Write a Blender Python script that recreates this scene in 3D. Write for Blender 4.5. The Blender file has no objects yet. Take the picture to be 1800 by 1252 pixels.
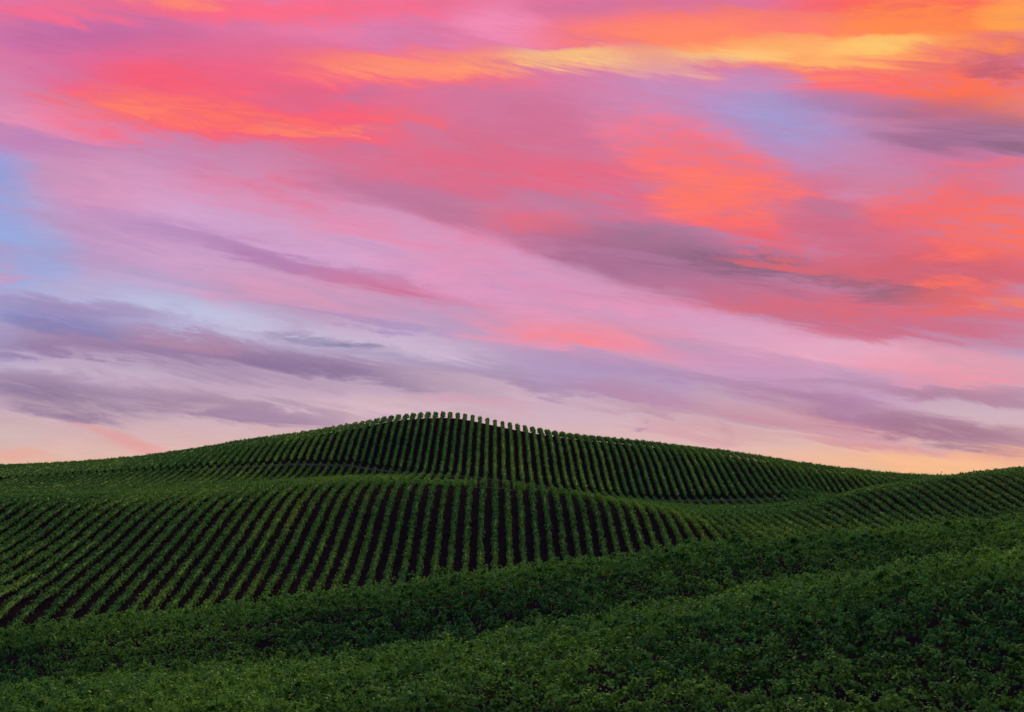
import bpy, math, random
import numpy as np

C = bpy.context.scene
COL = C.collection
F = 2500.0            # focal length in pixels of an 1800 px wide picture (50 mm on 36 mm film)
VPX, HZ = 870.0, 870.0
S = 2.4               # row spacing in metres
rng = np.random.default_rng(7)


def lin(c):
    return tuple(((v / 255.0) / 12.92 if v <= 10 else (((v / 255.0) + 0.055) / 1.055) ** 2.4) for v in c)


# ------------------------------------------------------------------ camera
cam = bpy.data.cameras.new('camera')
cam.sensor_width = 36.0
cam.lens = 36.0 * F / 1800.0
cam.shift_x = (900.0 - VPX) / 1800.0
cam.shift_y = (HZ - 626.0) / 1800.0
cam.clip_start = 0.5
cam.clip_end = 12000.0
cam_o = bpy.data.objects.new('camera', cam)
cam_o.location = (0, 0, 0)
cam_o.rotation_euler = (math.radians(90), 0, 0)
COL.objects.link(cam_o)
C.camera = cam_o
C.view_settings.view_transform = 'Standard'
C.view_settings.look = 'None'
C.view_settings.exposure = 0.0
C.view_settings.gamma = 1.0
C.view_settings.use_curve_mapping = False
C.render.engine = 'CYCLES'
C.cycles.max_bounces = 4
C.cycles.diffuse_bounces = 2
C.cycles.transmission_bounces = 2
C.cycles.use_adaptive_sampling = False

# ------------------------------------------------------------------ sun (unseen; soft low lamp almost ahead, aimed to light row tops, not sides)
SUN_AZ, SUN_EL = math.radians(9), math.radians(17)      # azimuth measured from +Y towards +X
sl = bpy.data.lights.new('sun', 'SUN')
sl.energy = 5.0
sl.angle = math.radians(30)
sl.color = (1.0, 0.84, 0.52)
so = bpy.data.objects.new('sun', sl)
so.rotation_euler = (math.radians(90) - SUN_EL, 0, math.pi - SUN_AZ)
COL.objects.link(so)

# ------------------------------------------------------------------ sky: procedural sunset clouds over a Nishita sky
W = bpy.data.worlds.new('World')
C.world = W
W.use_nodes = True
NT = W.node_tree
NT.nodes.clear()
ND, LK = NT.nodes, NT.links


def node(t, **kw):
    n = ND.new(t)
    for k, v in kw.items():
        setattr(n, k, v)
    return n


def math_node(op, a, b=None, c=None, clamp=False):
    n = node('ShaderNodeMath', operation=op, use_clamp=clamp)
    for i, v in enumerate((a, b, c)):
        if v is None:
            continue
        if isinstance(v, (int, float)):
            n.inputs[i].default_value = v
        else:
            LK.new(v, n.inputs[i])
    return n.outputs[0]


def combine(x, y, z=0.0):
    n = node('ShaderNodeCombineXYZ')
    for i, v in enumerate((x, y, z)):
        if isinstance(v, (int, float)):
            n.inputs[i].default_value = v
        else:
            LK.new(v, n.inputs[i])
    return n.outputs[0]


def noise(vec, scale, detail=4, rough=0.55, dist=0.0, color=False):
    n = node('ShaderNodeTexNoise')
    n.inputs['Scale'].default_value = scale
    n.inputs['Detail'].default_value = detail
    n.inputs['Roughness'].default_value = rough
    n.inputs['Distortion'].default_value = dist
    LK.new(vec, n.inputs['Vector'])
    return n.outputs['Color' if color else 0]


def mrange(v, a, b, c=0.0, d=1.0, smooth=True):
    n = node('ShaderNodeMapRange')
    n.interpolation_type = 'SMOOTHSTEP' if smooth else 'LINEAR'
    LK.new(v, n.inputs[0])
    for i, q in enumerate((a, b, c, d)):
        n.inputs[1 + i].default_value = q
    return n.outputs[0]


def mixc(fac, a, b):
    n = node('ShaderNodeMix', data_type='RGBA')
    if isinstance(fac, (int, float)):
        n.inputs[0].default_value = fac
    else:
        LK.new(fac, n.inputs[0])
    for i, v in ((6, a), (7, b)):
        if isinstance(v, tuple):
            n.inputs[i].default_value = (*v, 1.0)
        else:
            LK.new(v, n.inputs[i])
    return n.outputs[2]


tc = node('ShaderNodeTexCoord')
DIR = tc.outputs['Generated']
sp = node('ShaderNodeSeparateXYZ')
LK.new(DIR, sp.inputs[0])
dx, dy, dz = sp.outputs
az = math_node('MULTIPLY', math_node('ARCTAN2', dx, dy), F)
el = math_node('MULTIPLY', math_node('ARCSINE', dz), F)
# drawn-out coordinates for streaky cirrus (no seam: a function of the direction itself)
dzt = math_node('MULTIPLY_ADD', dx, 0.17, dz)
STREAK = combine(dx, dy, math_node('MULTIPLY', dzt, 7.0))
WIDE = combine(dx, dy, math_node('MULTIPLY', dzt, 3.0))
RIP = combine(dx, dy, math_node('MULTIPLY', math_node('MULTIPLY_ADD', dx, 0.05, dz), 5.5))
n_warp = noise(WIDE, 5.0, 3, 0.55, color=True)
n_warp2 = noise(WIDE, 22.0, 4, 0.6, color=True)
n_str = noise(STREAK, 9.0, 8, 0.66, 0.6)
n_rip = noise(RIP, 42.0, 5, 0.66, 0.8)


def warp_axis(ch, k1, k2, base):
    s1 = node('ShaderNodeSeparateColor')
    LK.new(n_warp, s1.inputs[0])
    s2 = node('ShaderNodeSeparateColor')
    LK.new(n_warp2, s2.inputs[0])
    v = math_node('MULTIPLY_ADD', math_node('SUBTRACT', s1.outputs[ch], 0.5), k1, base)
    return math_node('MULTIPLY_ADD', math_node('SUBTRACT', s2.outputs[ch], 0.5), k2, v)


PX, PY = warp_axis(0, 90.0, 60.0, az), math_node('MULTIPLY_ADD', math_node('SUBTRACT', n_str, 0.5), 95.0, warp_axis(1, 28.0, 17.0, el))
P = combine(PX, PY, 1.0)
# modulation of a stroke's edge: smooth, streaky, rippled
m_str = mrange(n_str, 0.33, 0.67)
m_rip = mrange(n_rip, 0.33, 0.67)
K = {
    's': mrange(m_str, 0.0, 1.0, 0.62, 1.32, False),
    'r': math_node('MULTIPLY', mrange(m_str, 0.0, 1.0, 0.62, 1.32, False), mrange(m_rip, 0.0, 1.0, 0.62, 1.32, False)),
    'o': mrange(m_str, 0.0, 1.0, 0.8, 1.2, False),
}


def sky_pt(px, py):
    x, z = (px - VPX) / F, (HZ - py) / F
    return math.atan2(x, 1.0) * F, math.asin(z / math.sqrt(x * x + 1 + z * z)) * F


def ramp(v, stops):
    n = node('ShaderNodeValToRGB')
    LK.new(v, n.inputs[0])
    e = n.color_ramp.elements
    while len(e) < len(stops):
        e.new(0.5)
    for q, (p, c) in zip(e, stops):
        q.position = p
        q.color = (*lin(c), 1.0)
    return n.outputs[0]


def yel(py):
    return (HZ - py) / 2500.0 / 1.6


# bands of high thin cloud by elevation, everywhere round the horizon
elr = math_node('DIVIDE', el, F * 1.6)
base = ramp(math_node('MULTIPLY_ADD', math_node('SUBTRACT', n_str, 0.5), 0.012, elr), [
    (0.0, (243, 188, 150)), (yel(826), (232, 186, 162)), (yel(790), (222, 184, 178)), (yel(740), (206, 176, 190)), (yel(640), (184, 160, 194)),
    (yel(450), (193, 154, 199)), (yel(260), (210, 140, 180)), (yel(110), (228, 122, 165)), (yel(-40), (232, 112, 150)),
    (0.42, (196, 138, 176)), (0.62, (156, 148, 196)), (1.0, (138, 150, 198))])
back = ramp(math_node('MULTIPLY_ADD', math_node('SUBTRACT', n_str, 0.5), 0.10, elr), [
    (0.0, (134, 120, 144)), (0.08, (130, 124, 160)), (0.2, (116, 126, 172)), (0.45, (120, 134, 184)), (1.0, (138, 150, 198))])
col = mixc(mrange(dy, 0.85, -0.4), base, back)

# (x1, y1, x2, y2, half width, colour, strength, softness, edge kind): cloud masses, back to front
ST = [
    # clear blue gaps and the pale lower left
    (-140, 450, 150, 460, 150, (160, 174, 220), .85, .9, 's'), (-140, 285, 60, 300, 48, (128, 162, 228), .9, .8, 's'),
    (-80, 350, 60, 400, 70, (144, 166, 224), .75, .9, 's'), (-60, 440, 160, 470, 40, (150, 168, 220), .7, .9, 's'),
    (20, 505, 520, 590, 56, (180, 186, 224), .85, .8, 's'),
    (60, 330, 900, 420, 105, (212, 160, 202), .9, .7, 's'), (30, 320, 330, 330, 40, (222, 150, 188), .6, .9, 's'),
    (180, 290, 480, 330, 30, (206, 158, 202), .6, .8, 's'), (200, 345, 620, 390, 36, (208, 164, 206), .7, .8, 's'),
    (480, 370, 1000, 460, 60, (218, 162, 202), .8, .7, 's'), (500, 405, 760, 400, 18, (226, 146, 184), .6, .8, 's'),
    (620, 450, 1080, 510, 84, (228, 148, 188), .8, .8, 's'),
    (120, 455, 700, 520, 46, (206, 162, 200), .6, .8, 's'), (330, 500, 800, 545, 40, (224, 150, 178), .6, .8, 's'),
    (180, 520, 560, 575, 18, (192, 196, 226), .8, .8, 's'),
    (280, 560, 900, 640, 30, (200, 192, 218), .75, .8, 's'), (550, 590, 900, 650, 45, (206, 180, 206), .6, .8, 's'),
    (900, 600, 1750, 660, 70, (204, 150, 186), .7, .8, 's'), (760, 500, 1150, 540, 40, (222, 152, 194), .6, .8, 's'),
    (1000, 530, 1700, 630, 56, (214, 162, 198), .95, .7, 's'), (1250, 590, 1850, 655, 34, (232, 166, 184), .8, .8, 's'),
    (1450, 625, 1900, 670, 34, (236, 136, 152), .75, .8, 's'),
    (1150, 640, 1700, 690, 34, (190, 148, 188), .8, .8, 's'),
    # upper field of rose and mauve
    (-100, 60, 560, 110, 80, (204, 110, 168), .9, .7, 's'), (-60, 48, 430, 76, 20, (178, 106, 168), .8, .8, 's'),
    (330, 60, 1000, 70, 62, (228, 126, 172), .8, .7, 's'), (780, 40, 1000, 66, 46, (246, 144, 184), .85, .8, 's'),
    (420, 92, 720, 86, 16, (204, 124, 178), .7, .8, 's'), (620, 60, 820, 70, 14, (206, 130, 180), .6, .8, 's'),
    (300, 190, 1100, 250, 120, (220, 112, 148), .85, .6, 's'),
    (620, 280, 1900, 460, 150, (206, 114, 150), .95, .6, 's'), (700, 160, 1100, 200, 40, (206, 118, 158), .8, .8, 's'),
    (760, 250, 960, 330, 60, (206, 110, 144), .6, .8, 's'),
    (-100, 225, 260, 250, 24, (192, 130, 184), .9, .7, 'r'), (-40, 190, 300, 238, 22, (238, 142, 178), .8, .7, 'r'),
    (130, 255, 560, 285, 24, (178, 146, 196), .75, .8, 's'), (300, 250, 800, 280, 24, (194, 132, 176), .8, .8, 'r'),
    (520, 262, 760, 268, 14, (186, 124, 166), .7, .8, 'r'),
    (40, 170, 1300, 400, 95, (236, 100, 126), .7, .9, 's'), (1250, 300, 1950, 520, 120, (230, 98, 116), .75, .9, 's'),
    (-60, 100, 900, 150, 70, (240, 100, 134), .6, .9, 's'), (1300, 380, 1950, 560, 60, (212, 96, 114), .6, .9, 's'),
    # upper left fire
    (80, 130, 760, 180, 66, (244, 96, 130), .9, .7, 's'), (20, 165, 800, 225, 46, (250, 98, 118), .95, .6, 'r'),
    (140, 120, 420, 140, 22, (250, 92, 112), .7, .9, 's'),
    (60, 170, 500, 205, 28, (255, 116, 108), .9, .8, 'r'), (130, 180, 330, 192, 14, (255, 128, 108), .8, .9, 'r'),
    (280, 195, 640, 228, 16, (255, 114, 104), .85, .7, 'r'), (400, 226, 720, 232, 8, (255, 130, 108), .85, .7, 'r'),
    (640, 205, 800, 226, 14, (252, 104, 114), .8, .7, 'r'),
    (400, 168, 640, 178, 14, (218, 104, 142), .75, .8, 's'), (560, 172, 720, 176, 11, (196, 116, 158), .75, .8, 's'),
    # top edge
    (-100, 8, 900, 0, 22, (255, 106, 134), .95, .7, 's'), (150, -10, 420, 2, 18, (255, 136, 114), .95, .7, 's'),
    (-60, 24, 120, 30, 11, (250, 104, 140), .7, .8, 's'), (900, 8, 1450, 20, 20, (206, 114, 156), .9, .7, 's'),
    (1080, 28, 1420, 34, 10, (236, 96, 122), .8, .8, 's'),
    # right hand fire and the purple gap in it
    (1380, 126, 1900, 160, 60, (255, 106, 88), .97, .6, 'r'), (1560, 160, 1900, 190, 44, (255, 116, 80), .95, .6, 'r'),
    (1640, 92, 1940, 88, 26, (190, 94, 116), .95, .6, 'r'), (1660, 110, 1810, 146, 13, (188, 94, 118), .8, .7, 'r'),
    (1540, 108, 1690, 114, 9, (200, 92, 120), .7, .8, 'r'), (1690, 196, 1900, 214, 26, (255, 134, 74), .95, .7, 'r'),
    # golden band
    (900, 62, 1460, 50, 40, (255, 124, 116), .95, .7, 's'), (440, 112, 960, 118, 30, (255, 122, 118), .95, .7, 's'),
    (500, 132, 1000, 142, 16, (252, 114, 130), .8, .8, 's'), (540, 114, 980, 112, 20, (255, 146, 114), .95, .7, 's'),
    (1150, 124, 1600, 132, 26, (252, 110, 116), .95, .7, 'r'), (1330, 10, 1900, 12, 52, (254, 98, 86), .97, .6, 's'),
    (980, 62, 1900, 64, 42, (255, 138, 102), .97, .6, 's'), (1420, 45, 1900, 34, 42, (255, 138, 76), .95, .7, 'r'),
    (800, 112, 1400, 98, 19, (255, 180, 116), .97, .7, 's'), (1140, 92, 1720, 70, 23, (255, 178, 106), .97, .7, 's'),
    (880, 108, 1120, 104, 15, (255, 206, 130), .95, .8, 's'), (1180, 98, 1400, 90, 12, (255, 198, 126), .8, .8, 's'),
    (1440, 76, 1640, 68, 14, (255, 202, 112), .9, .8, 's'),
    (1700, 24, 1900, 20, 30, (255, 168, 78), .9, .8, 's'), (1280, 40, 1480, 46, 11, (255, 120, 118), .6, .8, 's'),
    # blue lavender opening and the mauve to its right
    (1000, 150, 1560, 270, 84, (196, 142, 190), .85, .7, 's'), (1190, 170, 1570, 265, 56, (172, 148, 202), .95, .7, 's'),
    (1290, 172, 1480, 232, 36, (162, 154, 208), .75, .9, 's'), (1030, 148, 1290, 152, 12, (196, 142, 188), .6, .8, 'r'),
    (1260, 128, 1440, 132, 8, (180, 142, 196), .7, .8, 'r'),
    (1340, 162, 1660, 200, 26, (170, 126, 172), .85, .7, 's'), (1470, 215, 1900, 255, 50, (156, 106, 144), .95, .6, 's'),
    (1660, 232, 1920, 252, 26, (142, 100, 128), .8, .8, 's'), (1360, 260, 1700, 305, 30, (194, 142, 188), .85, .8, 's'),
    (1480, 276, 1900, 308, 24, (210, 120, 160), .85, .7, 's'), (1600, 288, 1900, 296, 9, (238, 112, 128), .8, .7, 'r'),
    (1560, 320, 1900, 345, 34, (212, 116, 146), .8, .8, 's'), (1440, 310, 1700, 350, 24, (200, 140, 178), .8, .8, 's'),
    # centre fire
    (870, 200, 1080, 270, 50, (214, 110, 146), .6, .8, 's'), (880, 295, 1260, 335, 32, (236, 102, 128), .85, .7, 's'),
    (1030, 210, 1400, 330, 56, (248, 116, 136), .85, .7, 'r'), (1070, 270, 1440, 340, 46, (252, 114, 114), .9, .7, 'r'),
    (1120, 318, 1400, 346, 30, (255, 122, 106), .9, .8, 'r'), (1140, 355, 1420, 378, 24, (255, 116, 104), .9, .7, 'r'),
    (1240, 330, 1470, 335, 12, (255, 116, 108), .7, .8, 'r'),
    (1180, 385, 1400, 405, 16, (252, 106, 104), .8, .7, 'r'), (1240, 405, 1430, 442, 15, (242, 98, 106), .85, .7, 'r'),
    (1390, 352, 1570, 378, 20, (182, 120, 154), .8, .8, 'r'), (860, 345, 1130, 375, 22, (182, 126, 162), .8, .7, 'r'),
    (800, 386, 1070, 404, 14, (248, 106, 116), .9, .7, 'r'), (740, 378, 900, 392, 10, (238, 122, 140), .7, .8, 's'),
    # right middle
    (1500, 365, 1950, 435, 70, (248, 106, 104), .92, .6, 'r'), (1620, 390, 1950, 420, 42, (255, 114, 92), .85, .7, 'r'),
    (1380, 390, 1640, 430, 28, (206, 108, 140), .8, .8, 's'), (1420, 465, 1950, 482, 34, (206, 98, 116), .85, .7, 's'),
    # the dark mauve sheet with the sharp lower edge
    (480, 300, 900, 395, 30, (180, 122, 164), .75, .7, 's'), (700, 350, 860, 388, 20, (194, 118, 150), .7, .8, 's'),
    (880, 418, 1440, 508, 48, (152, 104, 140), .95, .6, 's'), (1020, 398, 1300, 428, 22, (152, 114, 146), .8, .7, 'r'),
    (1120, 450, 1520, 492, 28, (126, 96, 124), .95, .7, 'r'), (1060, 480, 1300, 512, 20, (168, 124, 164), .7, .8, 's'),
    (1050, 500, 1900, 578, 32, (206, 108, 138), .9, .6, 's'),
    (1180, 530, 1900, 598, 16, (208, 110, 136), .8, .7, 's'), (1220, 528, 1660, 548, 18, (230, 102, 108), .8, .7, 'r'),
    (1400, 498, 1740, 524, 20, (136, 98, 122), .95, .7, 'r'), (1540, 518, 1920, 540, 24, (240, 104, 98), .85, .7, 'r'),
    (1580, 488, 1840, 500, 8, (255, 112, 94), .8, .7, 'r'), (1700, 532, 1920, 538, 8, (255, 132, 94), .75, .7, 'r'),
    (1240, 450, 1480, 468, 8, (234, 100, 108), .75, .7, 'r'),
    # coral bar
    (740, 560, 1280, 612, 42, (230, 146, 178), .75, .8, 's'), (800, 572, 1280, 600, 20, (246, 138, 154), .7, .9, 's'),
    (880, 586, 1140, 600, 9, (252, 132, 142), .6, .9, 's'),
    (940, 530, 1200, 542, 12, (234, 148, 184), .6, .8, 's'),
    # streaks of the left
    (60, 358, 520, 448, 18, (178, 138, 194), .6, 1., 's'), (180, 392, 600, 470, 16, (172, 124, 178), .65, 1., 's'),
    (330, 425, 740, 508, 17, (174, 118, 168), .7, 1., 's'), (500, 462, 900, 552, 18, (206, 112, 150), .7, 1., 's'),
    (620, 494, 780, 528, 9, (208, 100, 138), .5, 1., 's'), (-60, 476, 90, 490, 6, (206, 150, 190), .6, .8, 's'),
    (460, 542, 820, 590, 7, (162, 140, 194), .75, .9, 's'), (440, 585, 720, 618, 10, (142, 134, 172), .8, .8, 'r'),
    (560, 600, 680, 612, 6, (128, 124, 164), .7, .8, 'r'),
    (-80, 525, 300, 570, 20, (136, 136, 192), .8, .8, 's'), (-80, 512, 360, 568, 14, (164, 134, 176), .6, .8, 's'),
    (-80, 572, 660, 655, 30, (146, 116, 156), .9, .7, 's'), (-60, 600, 300, 625, 14, (146, 120, 160), .7, .8, 's'),
    (340, 620, 920, 694, 19, (132, 112, 150), .9, .8, 's'),
    (200, 580, 480, 620, 12, (176, 132, 162), .75, .8, 's'), (-60, 628, 420, 664, 13, (200, 180, 202), .8, .8, 's'),
    (640, 655, 980, 698, 14, (212, 182, 196), .6, .9, 's'), (700, 700, 960, 712, 9, (222, 150, 168), .5, .9, 's'),
    (-100, 650, 300, 730, 32, (132, 112, 150), .9, .7, 's'), (140, 680, 640, 754, 18, (150, 122, 156), .88, .7, 's'),
    (-60, 690, 200, 740, 14, (150, 124, 156), .7, .8, 's'),
    (420, 665, 760, 694, 8, (186, 160, 182), .6, .8, 's'), (480, 705, 900, 724, 14, (224, 192, 198), .6, .9, 's'),
    # thin grey mauve streaks low over the hills
    (420, 600, 900, 650, 12, (160, 146, 182), .7, .9, 'r'), (620, 632, 1080, 682, 13, (158, 138, 172), .75, .9, 's'),
    (900, 618, 1320, 672, 16, (172, 142, 186), .7, .9, 's'), (820, 660, 1180, 706, 10, (164, 132, 168), .7, .9, 's'),
    (1050, 640, 1560, 706, 12, (170, 132, 170), .7, .9, 's'), (1300, 652, 1760, 700, 10, (176, 132, 168), .7, .9, 's'),
    (1000, 700, 1460, 752, 12, (176, 132, 160), .7, .9, 's'), (1350, 716, 1800, 764, 13, (154, 110, 144), .75, .9, 's'),
    (200, 640, 620, 690, 10, (160, 134, 166), .65, .9, 's'), (-60, 545, 260, 585, 12, (128, 122, 174), .7, .9, 's'),
    (300, 700, 700, 748, 10, (168, 140, 168), .6, .9, 's'), (1080, 600, 1500, 640, 14, (196, 142, 182), .6, .9, 's'),
    # low peach clouds at the left
    (90, 738, 320, 798, 14, (228, 154, 154), .8, .8, 's'), (-80, 802, 110, 800, 10, (238, 164, 152), .7, .8, 's'),
    (-80, 780, 100, 745, 26, (208, 184, 182), .7, .9, 's'),
    # low mauve at the right
    (840, 628, 1340, 706, 30, (168, 144, 190), .8, .8, 's'), (960, 668, 1300, 718, 14, (180, 132, 164), .7, .8, 's'),
    (1200, 676, 1720, 748, 20, (162, 116, 156), .8, .8, 's'), (1540, 680, 1920, 710, 12, (170, 124, 154), .8, .8, 's'),
    (1180, 708, 1640, 764, 16, (196, 136, 158), .8, .8, 's'), (1500, 732, 1920, 786, 20, (156, 112, 142), .85, .8, 's'),
    (1080, 738, 1420, 774, 13, (206, 152, 166), .7, .8, 's'), (1340, 762, 1700, 788, 11, (206, 138, 152), .75, .8, 's'),
    (1250, 742, 1300, 770, 7, (184, 134, 160), .45, .9, 'r'), (1114, 753, 1142, 743, 5, (160, 132, 168), .6, .9, 'r'),
    (1440, 816, 1820, 816, 20, (250, 190, 130), .6, .9, 's'),
    (1330, 794, 1900, 812, 16, (246, 186, 144), .8, .9, 's'), (1620, 782, 1920, 802, 11, (236, 164, 136), .6, .9, 's'),
]


def poly(v, c):
    o = c[0]
    for q in c[1:]:
        o = math_node('MULTIPLY_ADD', o, v, q) if not isinstance(o, float) else math_node('MULTIPLY_ADD', v, o, q)
    return o


# the sheet of cloud that ends in a clean curved lower edge, and the pale clear strip under it
pa, pe = warp_axis(0, 60.0, 30.0, az), warp_axis(1, 22.0, 9.0, el)
edge_pts = [sky_pt(*q) for q in ((470, 285), (640, 338), (800, 398), (930, 452), (1150, 522), (1400, 572), (1640, 604), (1850, 632))]
cf = np.polyfit([q[0] / 1000 for q in edge_pts], [q[1] for q in edge_pts], 3)
dist = math_node('SUBTRACT', pe, poly(math_node('DIVIDE', pa, 1000.0), [float(q) for q in cf]))
span = math_node('MULTIPLY', mrange(pa, sky_pt(450, 0)[0], sky_pt(900, 0)[0]), mrange(pa, 2600.0, 1500.0))
above = math_node('MULTIPLY', mrange(dist, -4.0, 17.0), mrange(dist, 120.0, 10.0))
below = math_node('MULTIPLY', mrange(dist, 9.0, -14.0), mrange(dist, -85.0, -8.0))
tpos = mrange(pa, -300, 950, 0, 1, False)
tint = ramp(tpos, [(0.0, (182, 120, 160)), (0.5, (180, 110, 150)), (0.75, (196, 106, 138)), (1.0, (214, 104, 128))])
tint2 = ramp(tpos, [(0.0, (218, 162, 204)), (0.5, (228, 160, 200)), (0.75, (228, 176, 206)), (1.0, (238, 160, 172))])
SHEET = [(math_node('MULTIPLY', math_node('MULTIPLY', above, span), 0.42), tint),
         (math_node('MULTIPLY', math_node('MULTIPLY', below, span), 0.5), tint2)]
# fine grain of the cirrus: a few per cent, everywhere
grain = math_node('ADD', math_node('ADD', mrange(n_str, 0.3, 0.7, -0.055, 0.055, False), mrange(n_rip, 0.3, 0.7, -0.028, 0.028, False)), 1.0)

SHEET_AT = next(i for i, q in enumerate(ST) if q[:4] == (740, 560, 1280, 612))      # the sheet lies behind this stroke
STROKES = []
for x1, y1, x2, y2, w, c, st, soft, kind in ST:
    a1, e1 = sky_pt(x1, y1)
    a2, e2 = sky_pt(x2, y2)
    ang = math.atan2(e2 - e1, a2 - a1)
    hx, hy = math.hypot(a2 - a1, e2 - e1) / 2 * 1.1, w * 1.45
    bx = math.hypot(hx * math.cos(ang), hy * math.sin(ang))
    by = math.hypot(hx * math.sin(ang), hy * math.cos(ang))
    STROKES.append(((a1 + a2) / 2, (e1 + e2) / 2, ang, hx, hy, bx, by, lin(c), st, soft, kind))
MAIN = (NT, ND, LK)


def tile_group(strokes):
    """a node group that paints the given cloud strokes over the base colour"""
    global NT, ND, LK
    g = bpy.data.node_groups.new('clouds', 'ShaderNodeTree')
    for nm, ty in (('P', 'NodeSocketVector'), ('s', 'NodeSocketFloat'), ('r', 'NodeSocketFloat'), ('o', 'NodeSocketFloat'), ('grain', 'NodeSocketFloat'),
                   ('base', 'NodeSocketColor'), ('f1', 'NodeSocketFloat'), ('c1', 'NodeSocketColor'), ('f2', 'NodeSocketFloat'), ('c2', 'NodeSocketColor')):
        g.interface.new_socket(nm, in_out='INPUT', socket_type=ty)
    g.interface.new_socket('colour', in_out='OUTPUT', socket_type='NodeSocketColor')
    NT, ND, LK = g, g.nodes, g.links
    gi = node('NodeGroupInput').outputs
    c = gi['base']
    for q in strokes:
        if q == 'sheet':
            c = mixc(gi['f1'], c, gi['c1'])
            c = mixc(gi['f2'], c, gi['c2'])
            continue
        ca, ce, ang, hx, hy, bx, by, colr, st, soft, kind = q
        uv = []
        for ux, uy, h in ((math.cos(ang), math.sin(ang), hx), (-math.sin(ang), math.cos(ang), hy)):
            d = node('ShaderNodeVectorMath', operation='DOT_PRODUCT')
            LK.new(gi['P'], d.inputs[0])
            d.inputs[1].default_value = (ux / h, uy / h, -(ca * ux + ce * uy) / h)
            uv.append(d.outputs['Value'])
        r2_ = math_node('MULTIPLY_ADD', uv[0], uv[0], math_node('MULTIPLY', uv[1], uv[1]))
        m = mrange(math_node('MULTIPLY', math_node('SUBTRACT', 1.0, r2_), gi[kind]), 0.0, 0.62 + 0.75 * soft, 0.0, st * 0.93)
        c = mixc(m, c, colr)
    v = node('ShaderNodeVectorMath', operation='SCALE')
    LK.new(c, v.inputs[0])
    LK.new(gi['grain'], v.inputs['Scale'])
    LK.new(v.outputs[0], node('NodeGroupOutput').inputs[0])
    NT, ND, LK = MAIN
    return g


def background(colour, strength=1.0):
    n = node('ShaderNodeBackground')
    n.inputs[1].default_value = strength
    LK.new(colour, n.inputs[0])
    return n.outputs[0]


def mix_shader(fac, a_, b_):
    n = node('ShaderNodeMixShader')
    if isinstance(fac, float):
        n.inputs[0].default_value = fac
    else:
        LK.new(fac, n.inputs[0])
    LK.new(a_, n.inputs[1])
    LK.new(b_, n.inputs[2])
    return n.outputs[0]


def tile(a0, a1, e0, e1):
    sel = []
    for i, q in enumerate(STROKES):
        if i == SHEET_AT and a1 > -450 and e1 > 160 and e0 < 720:
            sel.append('sheet')
        if q[0] + q[5] > a0 and q[0] - q[5] < a1 and q[1] + q[6] > e0 and q[1] - q[6] < e1:
            sel.append(q)
    n = node('ShaderNodeGroup')
    n.node_tree = tile_group(sel)
    for k_, v in (('P', P), ('s', K['s']), ('r', K['r']), ('o', K['o']), ('grain', grain), ('base', col)):
        LK.new(v, n.inputs[k_])
    if 'sheet' in sel:
        for j in (0, 1):
            LK.new(SHEET[j][0], n.inputs['f%d' % (j + 1)])
            LK.new(SHEET[j][1], n.inputs['c%d' % (j + 1)])
    return background(n.outputs[0])


def split(vals, axis, make):
    """a binary tree of choices, so that only the strokes near a direction are worked out for it"""
    if len(vals) == 2:
        return make(vals[0], vals[1])
    h = len(vals) // 2
    return mix_shader(math_node('GREATER_THAN', axis, float(vals[h])), split(vals[:h + 1], axis, make), split(vals[h:], axis, make))


AS = [-1500, -620, -300, 0, 300, 600, 1500]
ES = [-400, 150, 250, 370, 500, 630, 740, 1200]
front = split(ES, PY, lambda e0, e1: split(AS, PX, lambda a0, a1: tile(a0, a1, e0, e1)))
gv = node('ShaderNodeVectorMath', operation='SCALE')
LK.new(col, gv.inputs[0])
LK.new(grain, gv.inputs['Scale'])
inside = math_node('MULTIPLY', math_node('LESS_THAN', math_node('ABSOLUTE', PX), 1500.0), math_node('LESS_THAN', PY, 1200.0))
clouds = mix_shader(inside, background(gv.outputs[0]), front)
nish = node('ShaderNodeTexSky', sky_type='NISHITA')
nish.sun_disc = False
nish.sun_elevation = SUN_EL * 0.1
nish.sun_rotation = SUN_AZ
wo = node('ShaderNodeOutputWorld')
LK.new(mix_shader(0.97, background(nish.outputs[0], 0.05), clouds), wo.inputs[0])
W.cycles.sampling_method = 'MANUAL'
W.cycles.sample_map_resolution = 512

# ------------------------------------------------------------------ terrain: a smooth sheet through surveyed heights
PTS = []


def G(px, py, Y):                       # a point of bare ground
    PTS.append(((px - VPX) / F * Y, Y, (HZ - py) / F * Y))


def T(px, py, Y, h=1.95):               # a point on the canopy top
    PTS.append(((px - VPX) / F * Y, Y, (HZ - py) / F * Y - h))


def A(X, Y, Z):
    PTS.append((X, Y, Z))


# crest of the far hill
CREST = [(-60, 818), (0, 816), (100, 812), (200, 805), (250, 800), (300, 793), (362, 784), (410, 775), (458, 769), (495, 764), (543, 757),
         (590, 750), (632, 742), (672, 734), (700, 729.5), (738, 726), (779, 724), (805, 725), (832, 730), (871, 738), (911, 746),
         (950, 753), (1000, 761), (1050, 766), (1100, 771), (1150, 776), (1205, 783), (1260, 789), (1315, 797), (1380, 807.5)]
for px, py in CREST:
    T(px, py, 457, 2.0)
for px, py, Y in ((1450, 818, 463), (1500, 824, 466), (1560, 831, 469), (1620, 836, 471), (1700, 840, 474), (1850, 842, 476)):
    T(px, py, Y, 2.0)
for px, z in ((-60, 5), (200, 8), (400, 13), (600, 19), (780, 22), (950, 17), (1100, 14), (1300, 9), (1500, 3), (1700, 1), (1850, 0)):
    A((px - VPX) / F * 500, 500, z)
    A((px - VPX) / F * 560, 560, z - 7)
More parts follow.
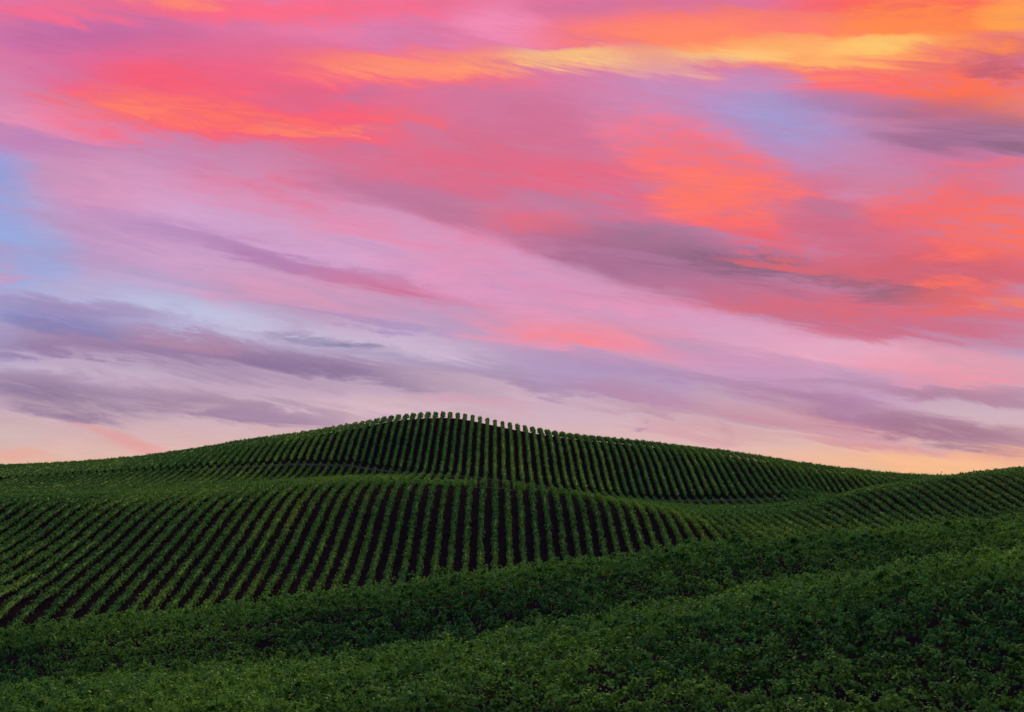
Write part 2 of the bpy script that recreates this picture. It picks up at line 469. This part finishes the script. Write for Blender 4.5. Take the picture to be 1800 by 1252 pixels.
# foot of the far hill and the hollow before it
for px, py, Y in ((-60, 850, 420), (0, 847, 420), (100, 840, 420), (200, 834, 420), (300, 827, 420), (400, 820, 420), (500, 815, 418),
                  (600, 815, 414), (650, 823, 406), (708, 832, 394), (780, 838, 380), (870, 846, 366), (940, 854, 368),
                  (1010, 862, 375), (1130, 879, 387), (1277, 883, 392), (1395, 879, 392)):
    G(px, py, Y)
for px, py, Y in ((870, 800, 403), (1080, 820, 412), (600, 782, 432), (1400, 842, 425), (1500, 848, 436)):
    G(px, py, Y)
for px, py, Y in ( (670, 854, 328), (780, 860, 326), (870, 862, 325), (1000, 884, 328), (1130, 893, 330), (1280, 901, 338)):
    G(px, py, Y)
for px, py, Y in ((-60, 877, 345), (0, 873, 345), (150, 866, 346), (300, 857, 348), (400, 851, 350), (500, 844, 352), (600, 836, 352)):
    T(px, py, Y, 1.6)
# near ridge
for px, py, Y in ((-60, 875, 262), (0, 872, 270), (100, 868, 280), (200, 863, 287), (300, 857, 290), (400, 852, 293), (500, 846, 295), (600, 841, 297),
                  (700, 840, 295), (800, 843, 290), (1000, 868, 281), (1100, 885, 278), (1200, 903, 279), (1284, 920, 279)):
    T(px, py, Y, 1.8)
G(870, 857, 285)
# its face towards the camera
for px, py, Y in ((68, 1103, 188.6), (145, 1090, 194.5), (220, 1082, 198), (324, 1072, 203), (454, 1056, 209), (575, 1042, 214), (667, 1025, 222),
                  (750, 1018, 224), (855, 1003, 230), (953, 995, 240), (1002, 987, 245), (1117, 971, 254), (1204, 958, 259), (1284, 945, 268),
                  (639, 939, 247), (870, 939, 249), (0, 1070, 190), (0, 1026, 203.5), (0, 987, 217), (0, 951, 231), (0, 912, 245), (0, 893, 252)):
    G(px, py, Y)
# right hand knoll
for px, py, Y in ((1350, 935, 284), (1400, 925, 292), (1400, 902, 325), (1500, 925, 285), (1500, 896, 304), (1500, 876, 318), (1600, 917, 287), (1600, 883, 304), (1600, 862, 318),
                  (1700, 908, 289), (1700, 872, 307), (1700, 850, 319), (1820, 900, 288), (1820, 850, 312)):
    G(px, py, Y)
for px, py, Y in ((1500, 861, 336), (1600, 845, 338), (1650, 838, 338), (1700, 830, 337), (1750, 824, 336), (1800, 819, 336), (1860, 815, 336)):
    T(px, py, Y, 1.7)
for px, z in ((1500, -2.5), (1600, 0.0), (1700, 1.0), (1800, 1.5), (1880, 1.5)):
    A((px - VPX) / F * 375, 375, z)
    A((px - VPX) / F * 415, 415, z)

# valley between the two blocks
for X, Y, Z in ((-62, 172, -21.0), (-54, 160, -20.5), (-50, 147, -17.5), (0, 145, -12.5), (0, 158, -16.5), (0, 172, -18.5), (0, 195, -18), (-35, 184, -20.0),
                (52, 158, -7.5), (57, 175, -10.5), (70, 205, -12.5), (85, 245, -10), (35, 200, -16.5), (45, 235, -12), (27, 158, -12.5), (-27, 158, -18.5)):
    A(X, Y, Z)
# foreground block: silhouette, face, trough, hump and the steep slope down from it
for px, py, Y in ((-80, 1118, 127), (0, 1110, 127), (150, 1097, 126), (300, 1080, 126), (450, 1062, 125), (570, 1046, 125), (750, 1021, 124), (855, 1005, 124),
                  (1000, 990, 124), (1117, 973, 125), (1284, 948, 127), (1400, 938, 129), (1500, 929, 132), (1600, 920, 134), (1700, 912, 136), (1800, 903, 138), (1880, 896, 139)):
    T(px, py, Y, 2.0)
for px, py, Y in ((0, 1173, 118), (300, 1150, 115), (600, 1129, 112), (900, 1122, 105), (1200, 1077, 105), (1500, 1038, 106), (1800, 990, 108), (1500, 958, 122), (1800, 930, 124)):
    T(px, py, Y, 2.0)
for px, py, Y in ((0, 1205, 95), (300, 1180, 90), (600, 1150, 84), (900, 1112, 79), (1200, 1058, 80), (1500, 1010, 82), (1800, 958, 85)):
    T(px, py, Y, 2.0)
for px in (-100, 300, 700, 1100, 1500, 1900):
    T(px, 1256, 60, 2.0)
for px, py, Y in ((0, 1229, 76), (600, 1202, 71), (900, 1182, 68), (1300, 1140, 69), (1700, 1100, 70)):
    T(px, py, Y, 2.0)
for X in (-45, 0, 45):
    for Y, Z in ((48, -11.4), (35, -9.2), (20, -5.6), (10, -3.2), (0, -1.75), (-25, -1.6)):
        A(X, Y, Z)
PTS = np.array(PTS)


def tps_fit(p, lam=1.5):
    n = len(p)
    d2 = ((p[:, None, :2] - p[None, :, :2]) ** 2).sum(-1) / 1e4
    Kk = 0.5 * d2 * np.log(d2 + 1e-12)
    M = np.zeros((n + 3, n + 3))
    M[:n, :n] = Kk + np.eye(n) * lam * 1e-4
    Pm = np.c_[np.ones(n), p[:, :2] / 100]
    M[:n, n:] = Pm
    M[n:, :n] = Pm.T
    return np.linalg.solve(M, np.r_[p[:, 2], 0, 0, 0])


TW = tps_fit(PTS)


def tps(X, Y):
    X, Y = np.asarray(X, float), np.asarray(Y, float)
    out = np.zeros(X.shape)
    for i in range(len(PTS)):
        d2 = ((X - PTS[i, 0]) ** 2 + (Y - PTS[i, 1]) ** 2) / 1e4
        out += TW[i] * 0.5 * d2 * np.log(d2 + 1e-12)
    return out + TW[-3] + TW[-2] * X / 100 + TW[-1] * Y / 100


def terrain(X, Y):                      # beyond the surveyed fan the land runs on and settles
    Yc = np.clip(Y, -25, 560)
    lo, hi = -0.39 * np.maximum(Yc, 60) - 8, 0.41 * np.maximum(Yc, 60) + 8
    Xc = np.clip(X, lo, hi)
    z = tps(Xc, Yc)
    d = np.hypot(X - Xc, Y - Yc)
    return z + (-14 - z) * (1 - np.exp(-d / 220.0))


FX = np.arange(-210, 246, 2.0)
FY = np.arange(-24, 540, 2.0)
HG = terrain(*np.meshgrid(FX, FY))


def height(X, Y):
    i = np.clip((Y - FY[0]) / 2.0, 0, len(FY) - 1.001)
    j = np.clip((X - FX[0]) / 2.0, 0, len(FX) - 1.001)
    i0, j0 = i.astype(int), j.astype(int)
    a, b = i - i0, j - j0
    return (HG[i0, j0] * (1 - a) * (1 - b) + HG[i0 + 1, j0] * a * (1 - b) + HG[i0, j0 + 1] * (1 - a) * b + HG[i0 + 1, j0 + 1] * a * b)


# what the hills hide from the photograph's side is planted too, with fewer leaves
UU = np.arange(-0.46, 0.49, 0.004)
YY = np.arange(30.0, 530.0, 1.0)
HS = (height(UU[:, None] * YY[None, :], np.broadcast_to(YY, (len(UU), len(YY))).copy()) + 0.6) / YY
HS = np.maximum.accumulate(HS, axis=1)


def seen(X, Y, top=1.9):
    i = np.clip(((X / Y) - UU[0]) / 0.004, 0, len(UU) - 1).astype(int)
    j = np.clip(Y - YY[0] - 4, 0, len(YY) - 1).astype(int)
    v = (height(X, Y) + top) / Y > HS[i, j] - 0.0005
    k_ = np.ones(9)
    return np.convolve(v.astype(float), k_, 'same') > 0


# ------------------------------------------------------------------ materials
def material(name):
    m = bpy.data.materials.new(name)
    m.use_nodes = True
    m.node_tree.nodes.clear()
    return m


def soil_material(name, c1, c2, c3):
    global NT, ND, LK
    m = material(name)
    NT = m.node_tree
    ND, LK = NT.nodes, NT.links
    t = node('ShaderNodeTexCoord')
    n1 = noise(t.outputs['Object'], 0.35, 6, 0.65)
    n2 = noise(t.outputs['Object'], 3.0, 5, 0.7)
    c = mixc(mrange(n1, 0.35, 0.65), c1, c2)
    c = mixc(mrange(n2, 0.45, 0.75, 0, 0.7), c, c3)
    b = node('ShaderNodeBsdfDiffuse')
    LK.new(c, b.inputs[0])
    bp = node('ShaderNodeBump')
    bp.inputs['Strength'].default_value = 0.6
    bp.inputs['Distance'].default_value = 0.08
    LK.new(n2, bp.inputs['Height'])
    LK.new(bp.outputs[0], b.inputs['Normal'])
    o = node('ShaderNodeOutputMaterial')
    LK.new(b.outputs[0], o.inputs[0])
    return m


def leaf_material(name, deep, mid, yellow, yellow_amount, scale, clump_scale):
    global NT, ND, LK
    m = material(name)
    NT = m.node_tree
    ND, LK = NT.nodes, NT.links
    g = node('ShaderNodeNewGeometry')
    oi = node('ShaderNodeObjectInfo')
    t = node('ShaderNodeTexCoord')
    n1 = noise(g.outputs['Position'], scale, 4, 0.6)
    n2 = noise(g.outputs['Position'], 0.55, 3, 0.6)
    r = g.outputs['Random Per Island']
    n3 = noise(g.outputs['Position'], clump_scale, 2, 0.5)
    c = mixc(math_node('ADD', math_node('MULTIPLY', r, 0.55), mrange(n3, 0.38, 0.66, 0.0, 0.45), clamp=True), deep, mid)
    yv = math_node('ADD', math_node('MULTIPLY', mrange(n1, 0.38, 0.68), yellow_amount), math_node('MULTIPLY', mrange(n2, 0.4, 0.75), yellow_amount * 0.5))
    yv = math_node('MULTIPLY', yv, math_node('MULTIPLY_ADD', oi.outputs['Random'], 0.7, 0.6))
    r2 = math_node('FRACT', math_node('MULTIPLY', r, 17.37))
    yv = math_node('MULTIPLY', yv, math_node('MULTIPLY_ADD', r2, 1.1, 0.35), clamp=True)
    c = mixc(yv, c, yellow)
    r3 = math_node('FRACT', math_node('MULTIPLY', r, 71.13))
    c = mixc(mrange(r3, 0.975, 1.0, 0.0, 0.6), c, tuple(v * 1.3 for v in (0.16, 0.12, 0.02)))
    d = node('ShaderNodeBsdfDiffuse')
    LK.new(c, d.inputs[0])
    tr = node('ShaderNodeBsdfTranslucent')
    LK.new(mixc(0.35, c, yellow), tr.inputs[0])
    mx = node('ShaderNodeMixShader')
    mx.inputs[0].default_value = 0.13
    LK.new(d.outputs[0], mx.inputs[1])
    LK.new(tr.outputs[0], mx.inputs[2])
    gl = node('ShaderNodeBsdfGlossy')
    gl.inputs['Roughness'].default_value = 0.5
    gl.inputs[0].default_value = (0.6, 0.6, 0.6, 1)
    m2 = node('ShaderNodeMixShader')
    m2.inputs[0].default_value = 0.018
    LK.new(mx.outputs[0], m2.inputs[1])
    LK.new(gl.outputs[0], m2.inputs[2])
    o = node('ShaderNodeOutputMaterial')
    LK.new(m2.outputs[0], o.inputs[0])
    return m


M_SOIL = soil_material('dark soil', (0.027, 0.0165, 0.0195), (0.017, 0.0105, 0.0135), (0.046, 0.030, 0.033))
M_TRACK = soil_material('pale dust', (0.085, 0.07, 0.08), (0.06, 0.05, 0.055), (0.11, 0.095, 0.105))
M_BARK = soil_material('vine bark', (0.05, 0.035, 0.028), (0.035, 0.025, 0.02), (0.07, 0.05, 0.04))
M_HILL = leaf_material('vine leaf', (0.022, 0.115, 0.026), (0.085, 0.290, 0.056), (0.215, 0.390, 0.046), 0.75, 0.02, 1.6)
M_FORE = leaf_material('darkened vine leaf', (0.008, 0.055, 0.017), (0.064, 0.262, 0.052), (0.230, 0.420, 0.050), 0.58, 0.05, 2.2)  # foreground leaf: deep and mid greens darkened, putting shade into the colour


# ------------------------------------------------------------------ mesh helpers
def mesh_object(name, V, polys, mat, parent=None, kind=None):
    """polys: integer array (n, k) of equal-sided faces, or a list of such arrays"""
    if isinstance(polys, np.ndarray):
        polys = [polys]
    me = bpy.data.meshes.new(name)
    V = np.asarray(V, np.float32)
    me.vertices.add(len(V))
    me.vertices.foreach_set('co', V.ravel())
    loops = np.concatenate([p.ravel() for p in polys]).astype(np.int32)
    sizes = np.concatenate([np.full(len(p), p.shape[1]) for p in polys]).astype(np.int32)
    me.loops.add(len(loops))
    me.loops.foreach_set('vertex_index', loops)
    me.polygons.add(len(sizes))
    me.polygons.foreach_set('loop_start', np.r_[0, np.cumsum(sizes)[:-1]].astype(np.int32))
    me.update(calc_edges=True)
    me.materials.append(mat)
    o = bpy.data.objects.new(name, me)
    COL.objects.link(o)
    if parent:
        o.parent = parent
    if kind:
        o['kind'] = kind
    return o


def grid_faces(nr, nc):
    i = np.arange(nr - 1)[:, None] * nc + np.arange(nc - 1)[None, :]
    i = i.ravel()
    return np.stack([i, i + 1, i + nc + 1, i + nc], 1)


# ------------------------------------------------------------------ ground, to the horizon
outx = np.array([0, 20, 60, 140, 300, 600, 1200, 2500, 5000.0])
gx = np.r_[FX[0] - outx[:0:-1], FX, FX[-1] + outx[1:]]
gy = np.r_[FY[0] - outx[:0:-1], FY, FY[-1] + outx[1:]]
GX, GY = np.meshgrid(gx, gy)
GZ = terrain(GX, GY)
k = len(outx) - 1
GZ[k:-k, k:-k] = HG
gV = np.stack([GX, GY, GZ], -1).reshape(-1, 3)
ground = mesh_object('ground', gV, grid_faces(len(gy), len(gx)), M_SOIL, kind='structure')
ground.data.polygons.foreach_set('use_smooth', np.ones(len(ground.data.polygons), bool))
ground['label'] = 'dark bare soil of the rolling vineyard hills'


# ------------------------------------------------------------------ tracks between the blocks
TRK = np.array([(-230, 424), (-120, 420), (-58, 416), (-42, 411), (-26, 395), (-12, 380), (0, 369), (12, 369), (24, 375), (42, 388), (62, 394), (85, 394), (105, 393), (140, 396), (230, 400)], float)


def track_y(X):
    return np.interp(X, TRK[:, 0], TRK[:, 1])


def strip(name, xs, ys, width, label):
    z = [height(xs, ys + o) + 0.06 for o in (-width / 2, 0, width / 2)]
    V = np.stack([np.stack([xs, ys + o, z[q]], -1) for q, o in enumerate((-width / 2, 0, width / 2))], 1).reshape(-1, 3)
    o = mesh_object(name, V, grid_faces(len(xs), 3), M_TRACK, kind='structure')
    o['label'] = label


tx = np.arange(-190, 200, 2.0)
strip('dirt_track', tx, track_y(tx), 2.0, 'pale dirt track in the hollow at the foot of the far hill')
px_ = np.arange(-7, 6, 1.0)
strip('dirt_path', px_, 284.0 - 0.1 * px_, 1.5, 'short pale dirt path crossing the near ridge between vine rows')


# ------------------------------------------------------------------ vine rows
def smooth_noise(s, period, seed):
    r = np.random.default_rng(seed)
    n = int(s.max() / period) + 4
    v = r.uniform(-1, 1, n)
    t = s / period
    i = t.astype(int)
    f = t - i
    f = f * f * (3 - 2 * f)
    return v[i] * (1 - f) + v[i + 1] * f


def unit(v):
    return v / np.maximum(np.linalg.norm(v, axis=1, keepdims=True), 1e-9)


def leaves(pos, nrm, size, r):
    """folded kite-shaped leaves"""
    n = len(pos)
    nrm = unit(nrm + r.normal(0, 0.7, (n, 3)))
    t = unit(np.cross(nrm, r.normal(0, 1, (n, 3))))
    b = np.cross(nrm, t)
    s = size[:, None]
    fold = nrm * s * r.uniform(-0.22, 0.1, (n, 1))
    V = np.stack([pos - t * s * 0.5, pos + b * s * 0.46 + fold - t * s * 0.06, pos + t * s * 0.62, pos - b * s * 0.46 + fold - t * s * 0.06], 1)
    return V.reshape(-1, 3)


def canopy_profile(s, p, seed):
    a = p['a'] * (1 + p['va'] * smooth_noise(s, p['per'], seed) + 0.5 * p['va'] * smooth_noise(s, p['per'] * 0.37, seed + 1))
    top = p['top'] * (1 + p['vt'] * smooth_noise(s, p['per'] * 0.9, seed + 2) + 0.5 * p['vt'] * smooth_noise(s, p['per'] * 0.31, seed + 3))
    off = p['off'] * smooth_noise(s, p['per'] * 2.3, seed + 4)
    return a, top, off


TRI = [0]


def hedge_core(p, s, at, r, seed, ex, org):
    cs = np.linspace(0, s[-1], max(3, int(s[-1] / p['core_step'])))
    x, y, zz, sx, sy = at(cs)
    a, top, off = canopy_profile(cs, p, seed)
    a = a * np.interp(y, [295, 330], [1.0, p.get('far_a', 1.0)])
    ang = np.linspace(-0.4, math.pi + 0.4, 5)
    taper = np.ones(len(cs))
    taper[0] = taper[-1] = 0.55
    rr = r.uniform(p['core'] - 0.09, p['core'] + 0.09, (len(cs), 5)) * taper[:, None]
    mid, hh = (top + p['bot']) / 2, (top - p['bot']) / 2
    lat = off[:, None] + a[:, None] * np.sign(np.cos(ang)) * np.abs(np.cos(ang)) ** ex * rr
    hg = mid[:, None] + hh[:, None] * np.sign(np.sin(ang)) * np.abs(np.sin(ang)) ** ex * rr
    cV = np.stack([x[:, None] + sx[:, None] * lat, y[:, None] + sy[:, None] * lat, zz[:, None] + hg], -1).reshape(-1, 3) - org
    return cV, [grid_faces(len(cs), 5), np.arange(0, 5)[None, :], np.arange(len(cV) - 5, len(cV))[None, :]]


def build_row(name, xy, p, label, group, mat, seed, dens, lsize, runs=None):
    """xy: points of the row, 0.5 m apart; dens(Y), lsize(Y): leaves per metre and leaf size"""
    r = np.random.default_rng(seed)
    seg = np.linalg.norm(np.diff(xy, axis=0), axis=1)
    s = np.r_[0, np.cumsum(seg)]
    z = height(xy[:, 0], xy[:, 1])
    root = bpy.data.objects.new(name, None)
    root.location = (xy[0, 0], xy[0, 1], z[0])
    root.empty_display_size = 0.5
    COL.objects.link(root)
    root['label'], root['category'], root['group'] = label, 'vine row', group
    org = np.array(root.location)
    tang = unit(np.gradient(xy, axis=0))
    side = np.stack([tang[:, 1], -tang[:, 0]], 1)

    def at(ss):
        return (np.interp(ss, s, xy[:, 0]), np.interp(ss, s, xy[:, 1]), np.interp(ss, s, z), np.interp(ss, s, side[:, 0]), np.interp(ss, s, side[:, 1]))

    # leaf shell
    d = dens(xy[:, 1]) * np.where(seen(xy[:, 0], xy[:, 1]), 1.0, 0.05)
    cdf = np.r_[0, np.cumsum((d[1:] + d[:-1]) / 2 * seg)]
    n = int(cdf[-1])
    ss = np.interp(r.uniform(0, cdf[-1], n), cdf, s)
    x, y, zz, sx, sy = at(ss)
    a, top, off = canopy_profile(ss, p, seed)
    ph = r.uniform(-0.55, math.pi + 0.55, n)
    if p['clump'] > 1:                  # leaves gathered in bunches of shoots
        nc = max(1, int(n / p['clump']))
        cs_, cp_, cr_ = r.uniform(0, s[-1], nc), r.uniform(-0.35, math.pi + 0.35, nc), r.uniform(*p['cl_rad'], nc)
        q = np.searchsorted(np.sort(cs_), ss).clip(0, nc - 1)
        o_ = np.argsort(cs_)[q]
        keep = r.uniform(0, 1, n) < p.get('loose', 0.2)
        ss = np.where(keep, ss, np.clip(cs_[o_] + r.normal(0, p['cl_r'], n), 0, s[-1]))
        ph = np.where(keep, ph, cp_[o_] + r.normal(0, p['cl_r'] * 1.0, n))
        rad = np.where(keep, r.uniform(*p['in_rad'], n), cr_[o_] + r.normal(0, 0.13, n) - 0.08)
        x, y, zz, sx, sy = at(ss)
        a, top, off = canopy_profile(ss, p, seed)
        a = a * np.interp(y, [295, 330], [1.0, p.get('far_a', 1.0)])
    else:
        rad = r.uniform(0.74, 1.08, n)
    mid = (top + p['bot']) / 2
    hh = (top - p['bot']) / 2
    ce, se = np.cos(ph), np.sin(ph)
    ex = p.get('ex', 0.75)
    ux, uz = np.sign(ce) * np.abs(ce) ** ex, np.sign(se) * np.abs(se) ** ex
    lat = off + a * ux * rad
    hgt = mid + hh * uz * rad
    pos = np.stack([x + sx * lat, y + sy * lat, zz + hgt], 1)
    nrm = np.stack([sx * ce, sy * ce, se + 0.25], 1)
    size = lsize(y) * r.uniform(0.65, 1.3, n)
    P_, N_, S_ = [pos], [nrm], [size]
    # shoots standing out of the canopy
    vis = seen(xy[:, 0], xy[:, 1]).astype(float)
    q = r.uniform(0, s[-1], int(s[-1] * p['shoots']))
    q = q[np.interp(q, s, vis) > 0.5]
    m = len(q)
    if m:
        a, top, off = canopy_profile(q, p, seed)
        x, y, zz, sx, sy = at(q)
        w = r.normal(0, 0.55, m).clip(-1, 1)
        L = r.uniform(0.2, 1.0, m) ** 1.5 * p['shoot_len']
        lean = r.normal(0, 0.38, (m, 2))
        kk = p['shoot_leaves']
        f = (np.arange(kk) + 0.5) / kk
        lat = (off + a * w)[:, None]
        drop = (np.abs(w) ** 2.5 * 0.45)[:, None]
        X_ = (x[:, None] + sx[:, None] * lat) + lean[:, :1] * L[:, None] * f * (0.5 + f) + r.normal(0, 0.035, (m, kk))
        Y_ = (y[:, None] + sy[:, None] * lat) + lean[:, 1:] * L[:, None] * f * (0.5 + f) + r.normal(0, 0.035, (m, kk))
        Z_ = (zz + top - 0.12)[:, None] - drop + L[:, None] * f * (1 - 0.25 * f)
        P_.append(np.stack([X_, Y_, Z_], -1).reshape(-1, 3))
        N_.append(r.normal(0, 0.6, (m * kk, 3)) + np.array([0, 0, 0.5]))
        S_.append((lsize(np.repeat(y, kk)) * np.tile(1.05 - 0.5 * f, m)) * r.uniform(0.7, 1.1, m * kk))
    pos, nrm, size = np.concatenate(P_), np.concatenate(N_), np.concatenate(S_)
    V = leaves(pos, nrm, size, r) - org
    faces = [np.arange(len(V)).reshape(-1, 4)]
    # the thick inside of the hedge
    cV = np.zeros((0, 3))
    if p['core'] > 0:
        cV, cf_ = hedge_core(p, s, at, r, seed, ex, org)
        faces += [f_ + len(V) for f_ in cf_]
    fo = mesh_object('foliage', np.concatenate([V, cV]), faces, mat, root, 'stuff')
    TRI[0] += sum(len(f) * (f.shape[1] - 2) for f in faces)
    # trunks, one to each vine
    ts = np.arange(0.6, s[-1] - 0.3, p['vine'])
    ts = ts[np.interp(ts, s, vis) > 0.5]
    if len(ts):
        ts = ts + r.normal(0, 0.08, len(ts))
        x, y, zz, sx, sy = at(ts)
        m = len(ts)
        tri = np.array([(math.cos(q), math.sin(q)) for q in (0, 2.1, 4.2)])
        rr = np.array([0.075, 0.055, 0.07])
        hz = np.array([-0.1, 0.45, p['bot'] + 0.45])
        lean = r.normal(0, 0.07, (m, 2))
        tv = np.zeros((m, 3, 3, 3))
        for lv in range(3):
            tv[:, lv, :, 0] = x[:, None] + tri[:, 0] * rr[lv] + (lean[:, :1] if lv == 1 else 0)
            tv[:, lv, :, 1] = y[:, None] + tri[:, 1] * rr[lv] + (lean[:, 1:] if lv == 1 else 0)
            tv[:, lv, :, 2] = zz[:, None] + hz[lv]
        tf = []
        for lv in range(2):
            for q in range(3):
                q2 = (q + 1) % 3
                tf.append([lv * 3 + q, lv * 3 + q2, lv * 3 + 3 + q2, lv * 3 + 3 + q])
        tf = (np.array(tf)[None] + np.arange(m)[:, None, None] * 9).reshape(-1, 4)
        mesh_object('vine_trunk', tv.reshape(-1, 3) - org, tf, M_BARK, root, 'stuff')
        TRI[0] += len(tf) * 2
    ROOTS.append(root.name)
    return root


ROOTS = []


def ordinal(n):
    w = {1: 'first', 2: 'second', 3: 'third', 4: 'fourth', 5: 'fifth', 6: 'sixth', 7: 'seventh', 8: 'eighth', 9: 'ninth', 10: 'tenth',
         11: 'eleventh', 12: 'twelfth', 13: 'thirteenth', 14: 'fourteenth', 15: 'fifteenth', 16: 'sixteenth', 17: 'seventeenth',
         18: 'eighteenth', 19: 'nineteenth'}
    if n in w:
        return w[n]
    t = {2: ('twenty', 'twentieth'), 3: ('thirty', 'thirtieth'), 4: ('forty', 'fortieth'), 5: ('fifty', 'fiftieth'), 6: ('sixty', 'sixtieth'), 7: ('seventy', 'seventieth'), 8: ('eighty', 'eightieth')}[n // 10]
    return t[1] if n % 10 == 0 else t[0] + '-' + w[n % 10]


HILL = dict(a=0.50, va=0.22, top=1.88, vt=0.12, per=1.8, off=0.07, bot=0.14, shoots=1.3, shoot_len=0.6, shoot_leaves=3, core_step=1.5, vine=1.8, ex=0.45,
            clump=5, cl_r=0.16, cl_rad=(0.75, 1.1), in_rad=(0.6, 0.95), core=0.7)
RAGGED = dict(HILL, a=0.46, shoots=2.4, shoot_len=0.85, shoot_leaves=4, va=0.22, vt=0.15, bot=0.6, core=0.62)
MIDR = dict(HILL, a=0.51, top=1.60, bot=0.3, shoots=1.2, ex=0.7, clump=7, cl_r=0.13, cl_rad=(0.66, 1.16), in_rad=(0.5, 0.95), core=0.56, va=0.18, vt=0.08, far_a=0.78)
FORE = dict(a=0.47, va=0.3, top=1.75, vt=0.16, per=1.3, off=0.12, bot=0.3, shoots=2.6, shoot_len=0.8, shoot_leaves=6, core_step=0.8, vine=1.6, ex=0.8,
            clump=24, cl_r=0.16, cl_rad=(0.4, 1.6), in_rad=(0.15, 0.65), core=0, loose=0.2)


def in_frame(X, Y, margin=4.0):
    return (X > (-30 - VPX) / F * Y - margin) & (X < (1830 - VPX) / F * Y + margin)


def in_view(X, Y, top):
    """points of a row that the photograph shows"""
    z = height(X, Y) + top
    px, py = VPX + F * X / Y, HZ - F * z / Y
    return (px > 4) & (px < 1796) & (py < 1246) & seen(X, Y, top)


def far_dens(Y):
    return np.full(Y.shape, 28.0)


def far_size(Y):
    return np.full(Y.shape, 0.30)


def mid_dens(Y):
    return np.interp(Y, [185, 215, 270, 300, 320, 420], [70, 68, 56, 40, 33, 29])


def mid_size(Y):
    return np.interp(Y, [185, 215, 300, 330, 420], [0.25, 0.26, 0.28, 0.28, 0.30])


n_rows = [0, 0, 0]
for n in range(-70, 76):
    X = n * S
    Y = np.arange(160, 474, 0.5)
    Xs = np.full(Y.shape, X)
    ok = in_frame(Xs, Y)
    ty = float(track_y(X))
    # far hill
    m = ok & (Y > ty + 1.4) & (Y < 470)
    if m.sum() > 12 and in_view(Xs[m], Y[m], 1.8).sum() > 8:
        kk = n + 7
        if kk == 0:
            lab = 'straight vine row of the far hill whose end stands highest on the crest'
        else:
            lab = 'far hill vine row, %s to the %s of the highest one on the crest' % (ordinal(abs(kk)), 'left' if kk < 0 else 'right')
        build_row('vine_row', np.stack([Xs[m], Y[m]], 1), RAGGED if n > 29 else HILL, lab, 'vine rows on the far hill', M_HILL, 1000 + n * 7, far_dens, far_size)
        n_rows[0] += 1
    # near ridge and knoll
    m = ok & (Y > 176) & (Y < ty - 1.2)
    if m.sum() > 12 and in_view(Xs[m], Y[m], 1.5).sum() > 8:
        if n == 0:
            lab = 'straight vine row of the nearer ridge that stands upright in the middle of its face'
        else:
            lab = 'nearer ridge vine row, %s to the %s of its upright middle row' % (ordinal(abs(n)), 'left' if n < 0 else 'right')
        build_row('vine_row', np.stack([Xs[m], Y[m]], 1), MIDR, lab, 'vine rows on the near ridge', M_HILL, 5000 + n * 7, mid_dens, mid_size)
        n_rows[1] += 1
        if n == 44:                     # two long shoots stand clear of the canopy on the knoll's edge
            root = bpy.data.objects[ROOTS[-1]]
            zb = float(height(np.array([X]), np.array([338.0]))[0])
            rs = np.random.default_rng(5)
            for x0, x1, hgt in ((-0.35, -0.45, 1.15), (-0.05, 0.65, 1.55)):
                f = np.linspace(0, 1, 26)
                pp = np.stack([X + x0 + (x1 - x0) * f, 338 + 0.1 * f, zb + 1.3 + hgt * f], 1) + rs.normal(0, 0.05, (26, 3))
                sv = leaves(pp, rs.normal(0, 1, (26, 3)), np.interp(f, [0, 0.5, 1], [0.12, 0.3, 0.22]), rs) - np.array(root.location)
                mesh_object('long_shoot', sv, np.arange(len(sv)).reshape(-1, 4), M_HILL, root, 'stuff')

T_HILL = TRI[0]
# foreground block: rows that run across the slope
dv = np.array([1.0, -0.3]) / math.hypot(1, 0.3)
nv = np.array([0.3, 1.0]) / math.hypot(1, 0.3)


def fore_dens(Y):
    return np.interp(Y, [58, 75, 95, 125, 140], [215, 185, 150, 112, 76])


def fore_size(Y):
    return np.interp(Y, [58, 75, 95, 125, 140], [0.172, 0.185, 0.202, 0.222, 0.24])


for i in range(0, 80):
    q = 40 + i * 2.4
    t = np.arange(-150, 150, 0.5)
    bend = 1.2 * np.sin(t / 23.0 + q * 0.02)
    xy = q * nv + t[:, None] * dv + bend[:, None] * nv
    m = (xy[:, 1] > 56) & (xy[:, 1] < 146) & in_frame(xy[:, 0], xy[:, 1], 4.0)
    if m.sum() < 12 or in_view(xy[m, 0], xy[m, 1], 1.6).sum() < 16:
        continue
    lab = 'crosswise vine row nearest the viewer, lowest on the dark foreground slope'
    if n_rows[2]:
        lab = 'crosswise vine row of the dark foreground slope, %s up from the lowest one' % ordinal(n_rows[2])
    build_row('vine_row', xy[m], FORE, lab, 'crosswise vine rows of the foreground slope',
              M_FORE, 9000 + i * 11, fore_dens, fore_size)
    n_rows[2] += 1
